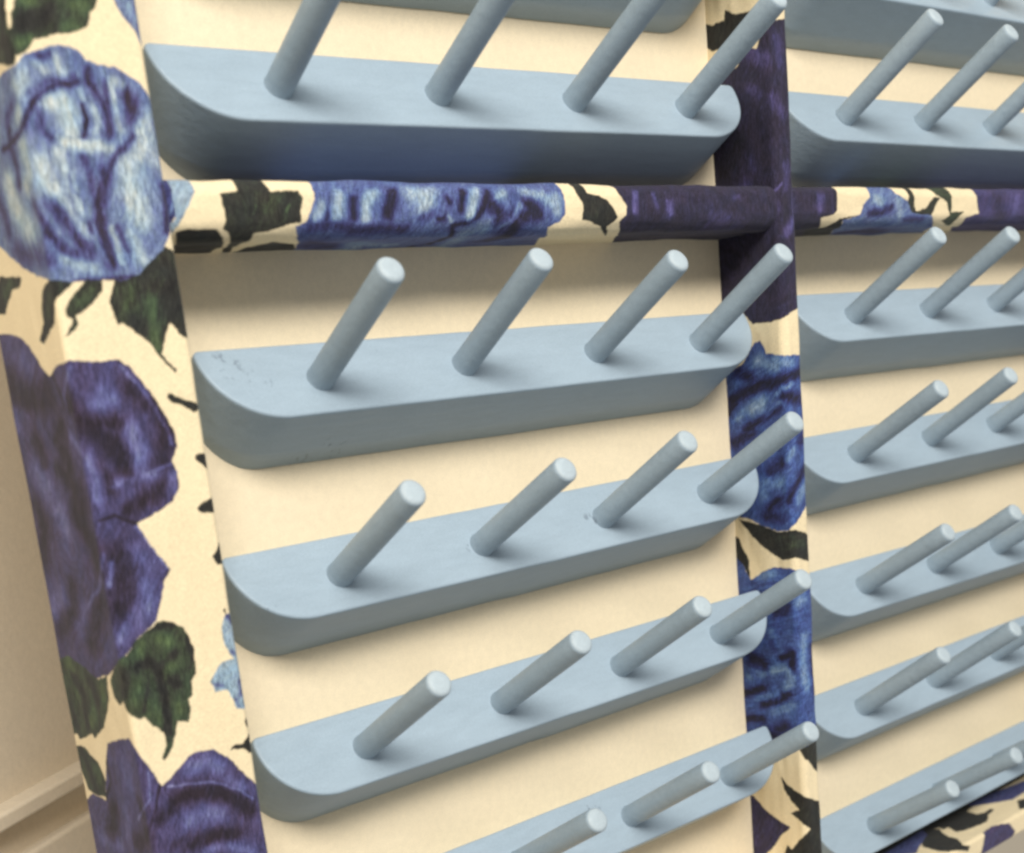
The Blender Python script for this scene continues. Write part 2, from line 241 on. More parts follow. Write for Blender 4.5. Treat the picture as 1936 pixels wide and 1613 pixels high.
('stile','purple',0.45,75,[(-24.1,-206.4),(-19,-195.1),(-16.2,-190.4),(-9.5,-188.6),(-3.1,-187.2),(-0.6,-189.1),(1.4,-192.7),(3.1,-196.2),(4.4,-199.6),(6.6,-198.7),(9.7,-196.6),(12.9,-194.4),(15.9,-193.9),(19,-194.5),(22.7,-197.3),(24.7,-200.4),(27.1,-203.9),(29.3,-206.1),(34.1,-209.5),(33.8,-238.4),(-43.4,-237.5),(-41.8,-211.4),(-37.5,-209.4),(-31.8,-206),(-24.2,-206.6)],[(-0.42,2.03,[(7.2,-204.2),(11.3,-203.5),(17.2,-204.9),(23,-208.2),(26.5,-212.5)]),(-0.3,1.68,[(2.6,-207.8),(7,-205.3)]),(-0.35,2.82,[(-19.9,-207.9),(-21.7,-212.3),(-24.7,-215.4)]),(-0.38,1.8,[(9.1,-216.1),(15.3,-215.8),(21.5,-216.9)]),(-0.3,2.62,[(-9,-215.1),(-2.3,-210.6)]),(-0.2,1.12,[(5.3,-214.8),(9.5,-213.9)]),(-0.25,1.45,[(-4.1,-202.5),(-2.5,-206.8)]),(0.3,2.01,[(12.4,-197.3),(16.5,-196.9),(20.2,-199.9)]),(0.3,2.05,[(10.1,-210.2),(14.3,-209.5),(18.3,-210.7)]),(0.15,3.23,[(-8,-193.3),(-7.7,-199)]),(0.15,2.74,[(-12.7,-207.3),(-13.5,-213.8)]),(0.25,1.39,[(21.7,-203.1),(25.4,-206.2)]),(0.2,2.37,[(-31.1,-217.6),(-19.3,-217.4)]),(0.25,1.33,[(12.8,-218.5),(18.9,-219.3),(24.8,-222.8)]),(0.4,0.34,[(6.2,-200.5),(11.8,-201),(18,-202.8),(24.2,-206.2),(27.8,-210.1)]),(-0.35,0.55,[(-19,-195.1),(-18.8,-201),(-23.7,-206.3)]),(0.35,0.3,[(1.7,-195.4),(1.3,-201.7),(-6.4,-208.3)]),(-0.4,0.33,[(4.4,-199.6),(2.5,-204),(-0.1,-208.9)])]),
('stile','sky',0.66,40,[(28.2,-162.9),(26.7,-165.6),(26.4,-168.5),(27.1,-171.7),(28.4,-173.9),(25,-174.2),(22.5,-176.7),(21.4,-178.3),(22.2,-180.8),(25.5,-181.2),(26.7,-183.8),(27.1,-186.2),(30.8,-187.5),(32.4,-185.2),(31.9,-173.5),(31.6,-162.8)],[(-0.5,0.98,[(28.6,-163.3),(30,-164.7)]),(-0.4,0.79,[(29.1,-179.8),(29,-182.8)]),(-0.35,0.57,[(21.8,-178.8),(24.4,-180)]),(-0.4,0.56,[(27.9,-171.9),(29,-172.9)]),(-0.3,0.49,[(27.1,-183.9),(27.7,-185.6)])]),
('stile','leaf',0.15,30,[(28.9,-189.8),(29.7,-189),(30.6,-191),(30,-192),(29.1,-191.2)],[]),
('stile','leaf',0.15,30,[(23.6,-196),(25.2,-194.9),(27.3,-195.2),(29.8,-193.1),(31.8,-194.1),(31.5,-198.7),(28.6,-197.9),(27.1,-196.7)],[]),
('stile','leaf',0.15,30,[(27.5,-161.6),(28.5,-161.4),(28.2,-162.9)],[]),
('rail','darkpurple',0.25,80,[(-50,16.5),(430,16.5),(430,45),(-50,45)],[]),
('rail','blue',0.22,75,[(-44.6,45),(-35.6,45),(-35.7,11.5),(-37.9,5.7),(-40.4,2.2),(-41.9,-10.5)],[(0.35,0.37,[(-37.5,11.4),(-39.4,5.7)])]),
('rail','sky',0.62,75,[(-35.7,45),(-31.7,45),(-32.3,11.1),(-38.5,2.1),(-40.3,-2.2),(-31.7,-26.1),(-42.6,0.3),(-38.6,4.9)],[]),
('rail','leaf',0.26,75,[(-19.5,45),(-17.7,45),(-17.1,45),(-12.4,11.2),(-4.6,11.4),(-3.7,9.2),(-4.8,5.7),(-4.8,3.4),(-8.6,2.6),(-12.3,1.2),(-17.7,0.1),(-18.2,-7.7),(-12.6,-22.5),(-2.4,-45.1),(-6.3,-42.9),(-15,-22.1),(-21.6,-7.1),(-24.5,0.3),(-26.3,1.7),(-25.4,4.5),(-25.9,7.5),(-25.9,10.3),(-21.3,11.3)],[(0.15,1.95,[(-11,9.5),(-13.1,6.9)]),(0.5,0.23,[(-7.5,7.8),(-8.7,6.1)]),(0.35,0.17,[(-13.2,8.4),(-14.7,5.8)]),(0.3,0.2,[(-16.8,7.8),(-18.2,5.5)])]),
('rail','leaf',0.15,10,[(-38.4,1),(-36.3,1.8),(-27.6,1.7),(-25.3,-2.2),(-19.4,-14.3),(-17.6,-25.3),(-24.6,-23.9),(-28.5,-24.3),(-29.1,-31.5),(-34.3,-20.9),(-34.9,-11.7),(-36.7,-4.8)],[]),
('rail','leaf',0.15,15,[(-9.6,-29.3),(-10.8,-18.1),(-11.1,-4.2),(-4,-7.5),(6.7,-21.1),(9.3,-29.1),(5.8,-33.6),(3.1,-39.6),(-2.3,-39.8)],[]),
('rail','blue',0.45,68,[(2.4,45),(1.5,45),(-0.3,8.9),(-3.4,3.4),(-6.5,2),(-4.3,-2.9),(10.7,-29.4),(24.9,-57.2),(99.6,-52.4),(96.6,-36.6),(94.4,-24.7),(84.7,-12.4),(77.9,0.5),(82.6,2.8),(84.4,5.2),(84.4,9),(82.7,45),(79.7,45)],[(0.45,1.63,[(7.4,10.7),(6,4.5)]),(0.45,1.63,[(17.7,10.7),(15.4,8.3),(14.4,4.1)]),(0.35,1.26,[(1.3,7.8),(-0.7,4.6)]),(0.3,1.3,[(18.9,11.1),(15.2,9.5)]),(-0.4,1.48,[(11.3,8.9),(10.9,4.5)]),(-0.45,1.83,[(24.1,11.4),(21.6,5.3)]),(-0.35,0.77,[(3.3,6),(2.6,3.9)]),(-0.3,1.95,[(-1.5,1.6),(4.2,2.4),(9.7,1.5)]),(-0.3,1.76,[(11.4,0.2),(19.4,1),(27.4,0.9)]),(0.25,3.78,[(26.8,-29.8),(20.7,-13.5),(34.3,-18.1)]),(-0.3,4.22,[(1.7,-8.3),(15,-20)]),(0.45,3.08,[(30.1,10.5),(35.9,10.2),(33,7.7)]),(0.5,1.58,[(52,11.8),(50.1,7.7),(48.7,4.1)]),(0.35,1.85,[(68.8,11.6),(75.3,10.6),(79.9,8.3)]),(0.4,1.48,[(61.3,10.9),(59.4,9.9)]),(0.3,1.07,[(67.4,7.6),(65,3.7),(60.9,1.1)]),(0.4,1.85,[(81.5,10),(81.5,5.6)]),(0.35,0.77,[(41.8,4.5),(42.5,3.2)]),(0.2,3.27,[(59.2,-27.4),(48.6,-2.7),(55.5,1.8)]),(-0.5,1.15,[(47.1,11.2),(45.6,6.4)]),(-0.5,1.08,[(55.9,11.2),(54.1,7.3),(50.4,3.5),(43.5,1.3),(47.3,-15),(46.2,-25.2)]),(-0.4,2.26,[(56.3,7.7),(59.7,5.7),(59.3,2.4)]),(-0.45,2.26,[(70.3,8.3),(73.7,5.3),(67.3,4)]),(-0.4,0.91,[(37.9,3.9),(40.1,4.2)]),(-0.3,0.91,[(41.3,9.9),(42.4,8.6)]),(-0.4,4.23,[(64.7,1.7),(65.8,-12.5)]),(-0.3,1.39,[(32.1,4.3),(35.6,5.2)])]),
('rail','leaf',0.2,60,[(86.9,45),(90,10),(91.3,8.3),(91.5,6.2),(90.7,3.1),(94.2,2.4),(99.1,0.6),(108.2,-8.6),(102.2,0.2),(104,1.6),(105.8,3.7),(104,6.5),(102.1,8.6),(98.2,10.3),(94.2,11.4),(91.4,45)],[]),
('rail','darkpurple',0.3,80,[(100.8,45),(102.7,45),(106.6,10.7),(109.4,7.2),(109.1,4.4),(106.7,2.2),(110.3,-4.8),(142.9,-41.4),(267.7,-57.5),(211.6,-8.1),(206.7,2.5),(213,3.6),(215.2,5.9),(215.2,9.9),(217.2,45),(217.4,45)],[(0.5,1.57,[(113.8,10.7),(112.7,6.1)]),(0.5,1.79,[(128.5,7.5),(128.8,5)]),(0.35,1.01,[(122.1,10.8),(122.8,7.2)]),(0.25,1.25,[(159.8,9.7),(162.4,10.5)]),(0.45,2.45,[(206,9.8),(205,6.5)]),(0.2,5.26,[(149.1,1.4),(160.4,-1.8)])]),
('rail','leaf',0.1,20,[(278.1,-66.6),(206.8,-7.7),(210.2,-5.1),(217.1,2),(228.6,3.5),(219.2,1.2),(225.4,-9.5),(269.4,-43.7),(271.7,-58.2)],[]),
('rail','blue',0.55,25,[(231,7.5),(234.8,9.9),(240.8,45),(251.3,11.5),(258.9,8.7),(262,6.6),(265,4.1),(275.5,3.1),(277,1.4),(287,-9.2),(364.4,-65),(285,-56.7),(225.4,-9.5),(219.2,1.2),(228.6,3.5)],[(-0.4,1.67,[(234.5,4.2),(241.9,4.6),(248,6.2)]),(-0.4,5.97,[(241.5,-17.3),(248.7,-11.8),(268,-16.9)]),(-0.3,1.56,[(257.8,1.2),(269.7,1.1)]),(0.3,1.93,[(239.2,9.5),(242.1,7.9)]),(0.2,1.93,[(252.7,8.7),(254,4.1)])]),
('rail','leaf',0.3,60,[(261,45),(263.6,7),(265.1,4.9),(271.5,6.1),(276.5,9.9),(281.1,9.9),(278.1,7),(275.5,3.1),(266.6,3.6),(261.9,4.5),(259.3,7.8)],[]),
('rail','leaf',0.45,20,[(262.3,45),(278.3,45),(289,10.8),(288.9,7.4),(288.8,4.3),(298.2,4.7),(294.7,2.6),(291.6,-3.3),(283.6,0.1),(287.9,3.1),(285.6,8.2),(278.2,11.2),(262.2,45)],[]),
('rail','darkpurple',0.62,60,[(301.1,45),(303.6,45),(307,8.7),(308.7,3.8),(299,1.7),(300.8,-7.2),(399.1,-70.2),(625,-114.9),(390.3,45)],[(-0.2,3.94,[(321.4,9.6),(325.9,2.8)]),(0.2,3.82,[(338.1,9.6),(335.2,2.7)])]),
('div','leaf',0.15,60,[(-32.3,-6.7),(-23.5,-9.3),(-18.8,-9),(-17.9,-5.9),(-13.4,-8.4),(-7.6,-8.9),(-3,-6.8),(-1.9,-9.8),(-8,-14.9),(-23.5,-17.5),(-32.8,-12.9)],[]),
('div','darkpurple',0.28,78,[(-10.3,-20.5),(-7.7,-19.7),(-5.8,-20.6),(-3.7,-17.3),(-0.9,-14.7),(4.7,-12.7),(15.5,-12.3),(17.1,-100.5),(4.8,-103.8),(0.7,-105.6),(-5.6,-106.6),(-13.4,-106.5),(-17.8,-101.6),(-32.4,-100.2),(-38.2,-74.3),(-35.6,-28.2),(-24.2,-26.7),(-13.9,-24)],[(0.4,2.72,[(-7.8,-21.6),(-2.8,-24.6)]),(0.3,2.34,[(-0.4,-36.4),(4.1,-41.1)]),(0.3,2,[(-9.2,-31.8),(-6.1,-34.3)]),(0.3,1.96,[(5.3,-57.6),(4.8,-64.5)]),(0.5,1.89,[(9.9,-64.5),(9.2,-73.5),(3.7,-78.5)]),(0.2,1.48,[(-10,-53.1),(-9.6,-57.1)]),(0.15,2.43,[(-28.5,-71.4),(-30.5,-70.1)]),(0.25,2.27,[(-0.6,-70.4),(-3.3,-72)]),(0.25,1.73,[(-18.1,-63.7),(-13.1,-60)]),(-0.2,3.45,[(-21,-56.2),(-15.6,-47.1)]),(0.55,0.55,[(-0.9,-64.9),(2.4,-62.6)]),(0.25,2.4,[(3.4,-18.9),(4.4,-25.9)])]),
('div','deepblue',0.45,38,[(-14.8,-115.2),(-13,-112.9),(-10.7,-112.4),(-8.8,-114.1),(-8.2,-116.8),(-1,-118),(13.8,-118.7),(23.2,-134),(16.6,-168.7),(8,-170.7),(2.5,-175),(-2.2,-177.9),(-7,-178.3),(-14.1,-176.2),(-18.9,-174.4),(-26.3,-173.2),(-37.4,-162.8),(-34.3,-123.8),(-25.9,-123.1),(-18.3,-119.2)],[(-0.45,2.16,[(-24.9,-131.9),(-14.9,-128.7),(-0.7,-125.8),(8.3,-124.1)]),(-0.45,2,[(-26,-135.7),(-21.5,-130.8)]),(-0.4,2.19,[(-1.8,-131.2),(7.6,-133.2)]),(-0.4,1.54,[(-19.1,-142.3),(-11.7,-139.4),(-3.6,-135.3)]),(-0.35,2.56,[(-24.4,-147.2),(-15.9,-143.6)]),(-0.3,1.72,[(5.5,-148.3),(8.7,-146.2)]),(-0.35,2.51,[(-8.9,-157.6),(-3.9,-153.9)]),(-0.4,1.73,[(-1.6,-167.7),(4.5,-160.7),(7.9,-156.8)]),(-0.35,2.55,[(-9.7,-170.3),(-6.3,-167.7)]),(-0.3,2.56,[(-11.4,-172.9),(-5.1,-174.1)]),(-0.3,2.1,[(-20.9,-122.1),(-14.7,-125)]),(0.45,2.51,[(-15.4,-135.5),(-11.2,-133.2)]),(0.3,2.44,[(-11.9,-119),(-4.3,-121.3)]),(0.3,2.11,[(-4.1,-118.9),(3.4,-121.3)]),(0.35,1.01,[(-4.1,-130.4),(3,-127.3)]),(0.3,0.89,[(-9.2,-137.6),(-2.7,-133.5)]),(0.25,2.53,[(-10.7,-161.4),(-5.1,-160.8)]),(0.3,2.2,[(4.1,-167),(7.4,-163.6)]),(0.3,1.11,[(2.3,-149.2),(-0.8,-153.3)]),(0.2,2.58,[(-11.8,-166.5),(-13.2,-162.7)]),(0.25,1.42,[(-22.1,-138.4),(-16.9,-134.8)])]),
('div','leaf',0.2,20,[(-24.3,-174.5),(-14.1,-176.2),(-7,-178.6),(1.2,-177.7),(11.4,-181.8),(19.8,-184.8),(19.4,-191.3),(7.6,-190),(0.5,-187.8),(-5.2,-188.9),(-10.7,-185.9),(-15.3,-182.8),(-19.2,-179.6)],[(0.15,2.34,[(-2.5,-181.7),(5,-183.1)])]),
('div','deepblue',0.42,15,[(-31.9,-188),(-25.1,-187.7),(-23.3,-191),(-21.5,-194.8),(-19.9,-196.7),(-14.8,-193.5),(-9.1,-191.4),(-1.3,-191.5),(6.3,-195.5),(20.9,-200.7),(19.6,-254.7),(12.8,-257.1),(-1.1,-258.6),(-14.1,-258.6),(-26.8,-259.2),(-37,-255)],[(-0.35,2.58,[(-9.3,-207.9),(-3.6,-205.5)]),(-0.45,2.7,[(-21.1,-226.4),(-16.3,-228.6)]),(-0.5,1.59,[(-8,-225),(-3,-222.5),(-3.3,-227.9)]),(-0.5,1.67,[(-25.5,-240),(-17.7,-237.7)]),(-0.45,1.65,[(-18.1,-243.9),(-10.6,-241.6),(-5.5,-238.2)]),(-0.45,1.69,[(-25.3,-250.5),(-18.5,-249.5)]),(-0.35,2.7,[(-13.9,-255.1),(-7.9,-250.8)]),(-0.3,2.14,[(8.7,-221.5),(8.6,-238.2)]),(-0.3,1.92,[(-11.6,-218.7),(-10.2,-221.9)]),(0.3,2.56,[(3.7,-202.7),(-1.2,-204.7)]),(0.35,2.26,[(3.7,-217.1),(1.9,-227.3),(3.4,-235.6)]),(0.35,1.9,[(-12.3,-230.2),(-6.5,-228.2),(-3.6,-232.6),(-7,-236.3)]),(0.25,1.96,[(-23.3,-233.5),(-16.5,-231.4)]),(0.25,1.92,[(-13.3,-246),(-4.2,-242.7)]),(0.25,1.91,[(-12.2,-216.1),(-9.3,-221.2)]),(0.2,1.95,[(-19.6,-241.4),(-11.3,-239.6)]),(0.25,1.87,[(-16.6,-195.2),(-10,-193.6)])]),
('div','leaf',0.1,70,[(-31,-180),(-24.7,-181.1),(-22.9,-185.1),(-20.7,-189),(-20.6,-193.6),(-20.5,-196.3),(-23.4,-191.1),(-27.4,-187.9),(-31.5,-186.1)],[]),
('div','leaf',0.25,70,[(-1.9,-258.8),(6.2,-256.7),(17.1,-258.9),(16.1,-273.4),(9.6,-270.8),(6.5,-268.5),(4.5,-265.9),(2.5,-263.6),(0.4,-262.7)],[]),
('div','leaf',0.18,50,[(-11.1,-270.7),(-8.4,-273.8),(-2.9,-276.2),(6.8,-280.5),(17.8,-282.4),(16,-309.3),(-12.9,-307),(-9.9,-298.3),(-7.4,-299.2),(-3.9,-294.8),(1.7,-290.2),(-3.5,-286.9),(-7.4,-284.9),(-3.2,-282.6),(-6.3,-280.4),(-9.8,-276.1)],[]),
('div','darkpurple',0.42,60,[(-33.6,-280.6),(-24.9,-281.5),(-18.4,-286.4),(-7.8,-290.7),(-13,-295.4),(-16.8,-301.3),(-23.1,-306.4),(-35.9,-312.4)],[]),
('base','leaf',0.1,30,[(261.7,29.9),(246.5,19.7),(257.8,19.3),(328.5,20.8),(344.2,22.9),(384.2,23.5),(405,23.4),(459.9,51.7),(413.9,132.9)],[]),
('base','blue',0.3,25,[(335.7,25.8),(346.8,25.1),(377.8,20),(392.6,17),(372.3,6.4),(363.2,12.2),(351.6,11.5),(340.9,17.7),(332.9,22.1)],[]),
('base','leaf',0.15,20,[(328.6,28.6),(326.6,19.7),(326,14.8),(329.5,13.3),(335.6,13.9),(335.6,11.9),(327.7,10.3),(320,6.7),(315,7),(305.1,9.1),(301.5,10.9),(304.7,16.8),(301,17),(303.5,24.2)],[]),
('base','leaf',0.15,20,[(293.9,24),(301.1,18.7),(298,16),(294.7,10.4),(294.9,6.6),(289.6,0.8),(294.1,-2),(292,-3.6),(283.2,0.1),(279.4,1.6),(277.8,6.4),(278.6,13.6)],[]),
('base','blue',0.35,30,[(282.5,23.2),(296,24.4),(292.1,19.6),(277,14.2),(270.6,11.7),(255.9,22)],[]),
('base','purple',0.4,30,[(306.8,1.2),(314.6,2.1),(326.9,-1.5),(332.5,-7.2),(327.5,-11),(313.4,-13.4),(302.5,-9.8)],[]),
('base','leaf',0.1,60,[(351.5,9.4),(362.2,5.2),(352.3,-4),(341.5,2.8)],[])
]
BOARDS = {'L0': ([0.07501, -0.00908, 0.01736], 0.0108, 1.0012), 'L1': ([0.07497, -0.01007, -0.03002], 0.0067, 1.0332), 'L2': ([0.07583, -0.00888, -0.10115], -0.0047, 0.9948), 'L3': ([0.07437, -0.00998, -0.15137], 0.0046, 1.0305), 'L4': ([0.07491, -0.01008, -0.19994], 0.0024, 1.0336), 'L5': ([0.07491, -0.01034, -0.25128], 0.0001, 1.042), 'R0': ([0.31163, -0.0078, 0.01846], -0.0013, 0.9603), 'R1': ([0.31169, -0.00867, -0.02963], -0.0043, 0.9879), 'R2': ([0.31234, -0.0085, -0.09878], -0.0115, 0.9826), 'R3': ([0.31005, -0.00912, -0.14863], -0.0014, 1.0024), 'R4': ([0.31197, -0.00972, -0.20007], -0.0105, 1.022), 'R5': ([0.31121, -0.00832, -0.24836], -0.0034, 0.9769), 'R6': ([0.31249, -0.0095, -0.29885], -0.0023, 1.0148)}
PEGS = {'L1': {0: [0.12, -0.11, 0.0, 0.0], 1: [-0.06, -0.21, 0.0, 0.0], 2: [0.9, -0.35, 0.0, 0.0], 3: [-0.18, -0.11, 0.0, 0.0]}, 'L2': {0: [0.72, -0.0, -1.02, 1.27], 1: [-0.9, -0.04, -0.35, -0.57], 2: [1.08, 0.1, -0.63, 0.88], 3: [-0.54, 0.1, 0.54, -0.72]}, 'L3': {0: [-0.36, -0.0, 0.38, -0.07], 1: [-0.78, 0.38, 1.16, 0.8], 2: [-0.72, 0.24, 0.79, -0.72], 3: [-0.9, -0.14, 1.26, -0.43]}, 'L4': {0: [-0.06, 0.07, -0.06, -0.23], 1: [0.06, -0.07, -0.45, 0.01], 2: [0.78, 0.31, -0.25, -0.27], 3: [0.06, 0.35, -0.17, 0.39]}, 'L5': {1: [0.0, 0.0, 0.09, 0.12], 2: [-0.06, 0.31, -0.2, -0.51], 3: [0.12, 0.8, -0.12, -0.68]}, 'R1': {0: [-0.06, -0.49, 1.86, -0.66], 1: [0.18, -0.6, 0.4, 0.45], 2: [-0.12, -0.46, 0.0, 0.0]}, 'R2': {0: [0.48, -0.35, -0.14, 0.24], 1: [0.42, -0.25, -0.75, 0.33], 2: [1.32, -0.7, 0.0, 0.0]}, 'R3': {0: [0.66, -0.39, -1.23, 1.18], 1: [1.44, -0.63, -2.5, 0.32], 2: [1.5, -0.77, 0.0, 0.0]}, 'R4': {0: [0.48, -0.21, 0.17, 0.32], 1: [0.0, 0.0, -0.86, -0.34]}, 'R5': {0: [-1.26, -0.0, 0.63, -0.49], 1: [-0.36, 0.8, 1.53, -0.66]}, 'R6': {0: [1.32, 0.42, -0.71, -0.26], 1: [0.0, 0.0, -0.98, -0.07]}}


ALB = 0.86     # printed colours as reflectance
RAMPS = {
 'rose': [(0, (50, 42, 56)), (.2, (74, 70, 116)), (.45, (101, 115, 153)), (.65, (138, 156, 176)), (.85, (172, 187, 192)), (1.1, (200, 204, 196))],
 'purple': [(0, (44, 36, 46)), (.3, (64, 55, 80)), (.55, (79, 74, 114)), (.8, (98, 97, 143)), (1.1, (136, 140, 174))],
 'darkpurple': [(0, (32, 28, 36)), (.35, (50, 45, 66)), (.7, (72, 66, 108)), (1.1, (104, 98, 150))],
 'blue': [(0, (40, 37, 54)), (.25, (60, 60, 108)), (.5, (86, 100, 148)), (.75, (126, 147, 174)), (1.1, (176, 190, 194))],
 'deepblue': [(0, (34, 32, 50)), (.25, (50, 56, 108)), (.5, (70, 93, 150)), (.75, (104, 132, 172)), (1.1, (154, 175, 194))],
 'sky': [(0, (62, 64, 110)), (.3, (104, 113, 148)), (.65, (144, 165, 180)), (1.1, (182, 196, 196))],
 'leaf': [(0, (34, 33, 32)), (.3, (49, 49, 44)), (.6, (68, 81, 58)), (1.1, (102, 120, 76))],
}
CREAM = lin((243, 224, 184)) * ALB

def ramp(name, T):
    r = RAMPS[name]
    xs = np.array([a for a, _ in r]); cs = np.array([lin(c) for _, c in r])
    return np.stack([np.interp(T, xs, cs[:, k]) for k in range(3)], -1) * ALB

def seg_dist(x, y, pts):
    d = np.full(x.shape, 1e9)
    pts = list(pts)
    if len(pts) == 1: pts = pts * 2
    for (x0, y0), (x1, y1) in zip(pts[:-1], pts[1:]):
        dx, dy = x1 - x0, y1 - y0
        L2 = dx * dx + dy * dy + 1e-9
        t = np.clip(((x - x0) * dx + (y - y0) * dy) / L2, 0, 1)
        d = np.minimum(d, np.hypot(x - x0 - t * dx, y - y0 - t * dy))
    return d

def inside(x, y, poly):
    r = np.zeros(x.shape, bool)
    n = len(poly)
    for i in range(n):
        x0, y0 = poly[i]; x1, y1 = poly[(i + 1) % n]
        if y0 == y1: continue
        c = ((y0 > y) != (y1 > y)) & (x < (x1 - x0) * (y - y0) / (y1 - y0) + x0)
        r ^= c
    return r

def paint(strip, a, b):
    """a, b: mm coordinates on the strip -> linear colours"""
    sh = a.shape
    a = a.ravel(); b = b.ravel()
    ink = np.zeros(len(a))
    col = np.tile(CREAM, (len(a), 1)) * (1 + .02 * NZ[0](a / 7, b / 7))[:, None]
    for k, (surf, rp, base, ang, poly, strokes) in enumerate(PRINT):
        if surf != strip: continue
        pa = [p[0] for p in poly]; pb = [p[1] for p in poly]
        sel = np.nonzero((a > min(pa) - 1) & (a < max(pa) + 1) & (b > min(pb) - 1) & (b < max(pb) + 1))[0]
        if not len(sel): continue
        x, y = a[sel], b[sel]
        o = 17.3 * k
        wx = x + .22 * NZ[1](x / 1.3 + o, y / 1.3) + .08 * NZ[2](x / .45, y / .45 + o)
        wy = y + .22 * NZ[3](x / 1.3, y / 1.3 + o) + .08 * NZ[4](x / .45 + o, y / .45)
        cov = np.zeros(x.shape)
        for jx, jy in ((0, 0), (.13, .05), (-.05, .13), (-.13, -.05), (.05, -.13)): cov += .2 * inside(wx + jx, wy + jy, poly)
        ins = cov > 0
        sel = sel[ins]; cov = cov[ins]
        if not len(sel): continue
        x, y = x[ins], y[ins]
        th = math.radians(ang) + .30 * NZ[5](x / 12 + o, y / 12)
        xc, yc = x - np.mean(pa), y - np.mean(pb)
        al = xc * np.cos(th) + yc * np.sin(th); ac = -xc * np.sin(th) + yc * np.cos(th)
        brush = (.5 * NZ[6](al / 4.0 + o, ac / .9) + .55 * NZ[7](al / 2.4, ac / .38 + o) + .5 * NZ[1](al / 1.5 + o, ac / .22))
        amp = .15
        # strokes follow the brush: warp along and across it
        sx = x + .32 * NZ[8](x / 2.2 + o, y / 2.2); sy = y + .32 * NZ[9](x / 2.2, y / 2.2 + o)
        T = np.full(x.shape, float(base)); neg = np.zeros(x.shape); pos = np.zeros(x.shape)
        for amt, wd, pts in strokes:
            g = np.exp(-(seg_dist(sx, sy, pts) / (wd * 1.0)) ** 2.2) * (1 + .30 * NZ[6](al / 2.0 + 5 * wd, ac / .32))
            if amt < 0: neg = np.minimum(neg, amt * g)
            else: pos = np.maximum(pos, amt * g)
        gain = {'leaf': 1.0, 'purple': 1.3, 'rose': .95}.get(rp, 1.1)
        T = T + gain * (neg + pos) + amp * brush + .09 * NZ[2](x / .22, y / .22)
        c = ramp(rp, np.clip(T, 0, 1.1))
        c = c * (1 + .10 * NZ[0](x / 3.1 + o, y / 3.1)[:, None] * np.array([1.0, .2, -.3]))
        ink[sel] = np.maximum(ink[sel], cov)
        col[sel] = np.clip(c, .002, 1) * cov[:, None] + col[sel] * (1 - cov[:, None])
    return np.concatenate([col, ink[:, None]], 1).reshape(sh + (4,))

def samples(lo, hi, d0, d1, fine, coarse):
    """fine spacing inside d0..d1, coarse elsewhere"""
    out = []
    if d0 > lo: out.append(np.linspace(lo, d0, max(2, int((d0 - lo) / coarse) + 1))[:-1])
    out.append(np.linspace(max(lo, d0), min(hi, d1), int((min(hi, d1) - max(lo, d0)) / fine) + 2))
    if d1 < hi: out.append(np.linspace(d1, hi, max(2, int((hi - d1) / coarse) + 1))[1:])
    return np.concatenate(out)

def rounded_path(corners, radii, fine_sides, step, coarse, closed=True):
    """2-D closed section through corners with rounded edges.
    returns points (n,2), outward normals (n,2), arc length from corner 1 (the reference crease)"""
    n = len(corners); C = [np.array(c, float) for c in corners]
    pts = []; tag = []; nom = []
    for i in range(n):
        p, q, r = C[i - 1], C[i], C[(i + 1) % n]
        d0 = (q - p) / np.linalg.norm(q - p); d1 = (r - q) / np.linalg.norm(r - q)
        R = radii[i]
        s, e = q - d0 * R, q + d1 * R
        k = max(7, int(R * 1.6 / step)) | 1
        for j in range(k + 1):
            t = j / k * math.pi / 2
            pts.append(s + d0 * R * math.sin(t) + d1 * R * (1 - math.cos(t))); tag.append((i, j == k // 2)); nom.append(2 * R / k if j < k else -1)
        L = np.linalg.norm(r - q) - R - radii[(i + 1) % n]
        m_ = max(2, int(L / (step if i in fine_sides else coarse)))
        for j in range(1, m_):
            pts.append(e + d1 * L * j / m_); tag.append((i, False)); nom.append(-1)
    pts = np.array(pts)
    seg = np.linalg.norm(np.roll(pts, -1, 0) - pts, axis=1)
    nom = np.array(nom); seg = np.where(nom > 0, nom, seg)     # print coordinates run to the nominal corner
    arc = np.concatenate([[0], np.cumsum(seg)[:-1]])
    # reference = middle of the rounding at corner index 1
    ref = [k for k, t_ in enumerate(tag) if t_ == (1, True)][0]
    tot = seg.sum()
    a = arc - (arc[ref] + .5 * seg[ref])
    tg = np.roll(pts, -1, 0) - np.roll(pts, 1, 0)
    tg /= np.linalg.norm(tg, axis=1)[:, None] + 1e-12
    nrm = np.stack([tg[:, 1], -tg[:, 0]], -1)
    return pts, nrm, a, tot

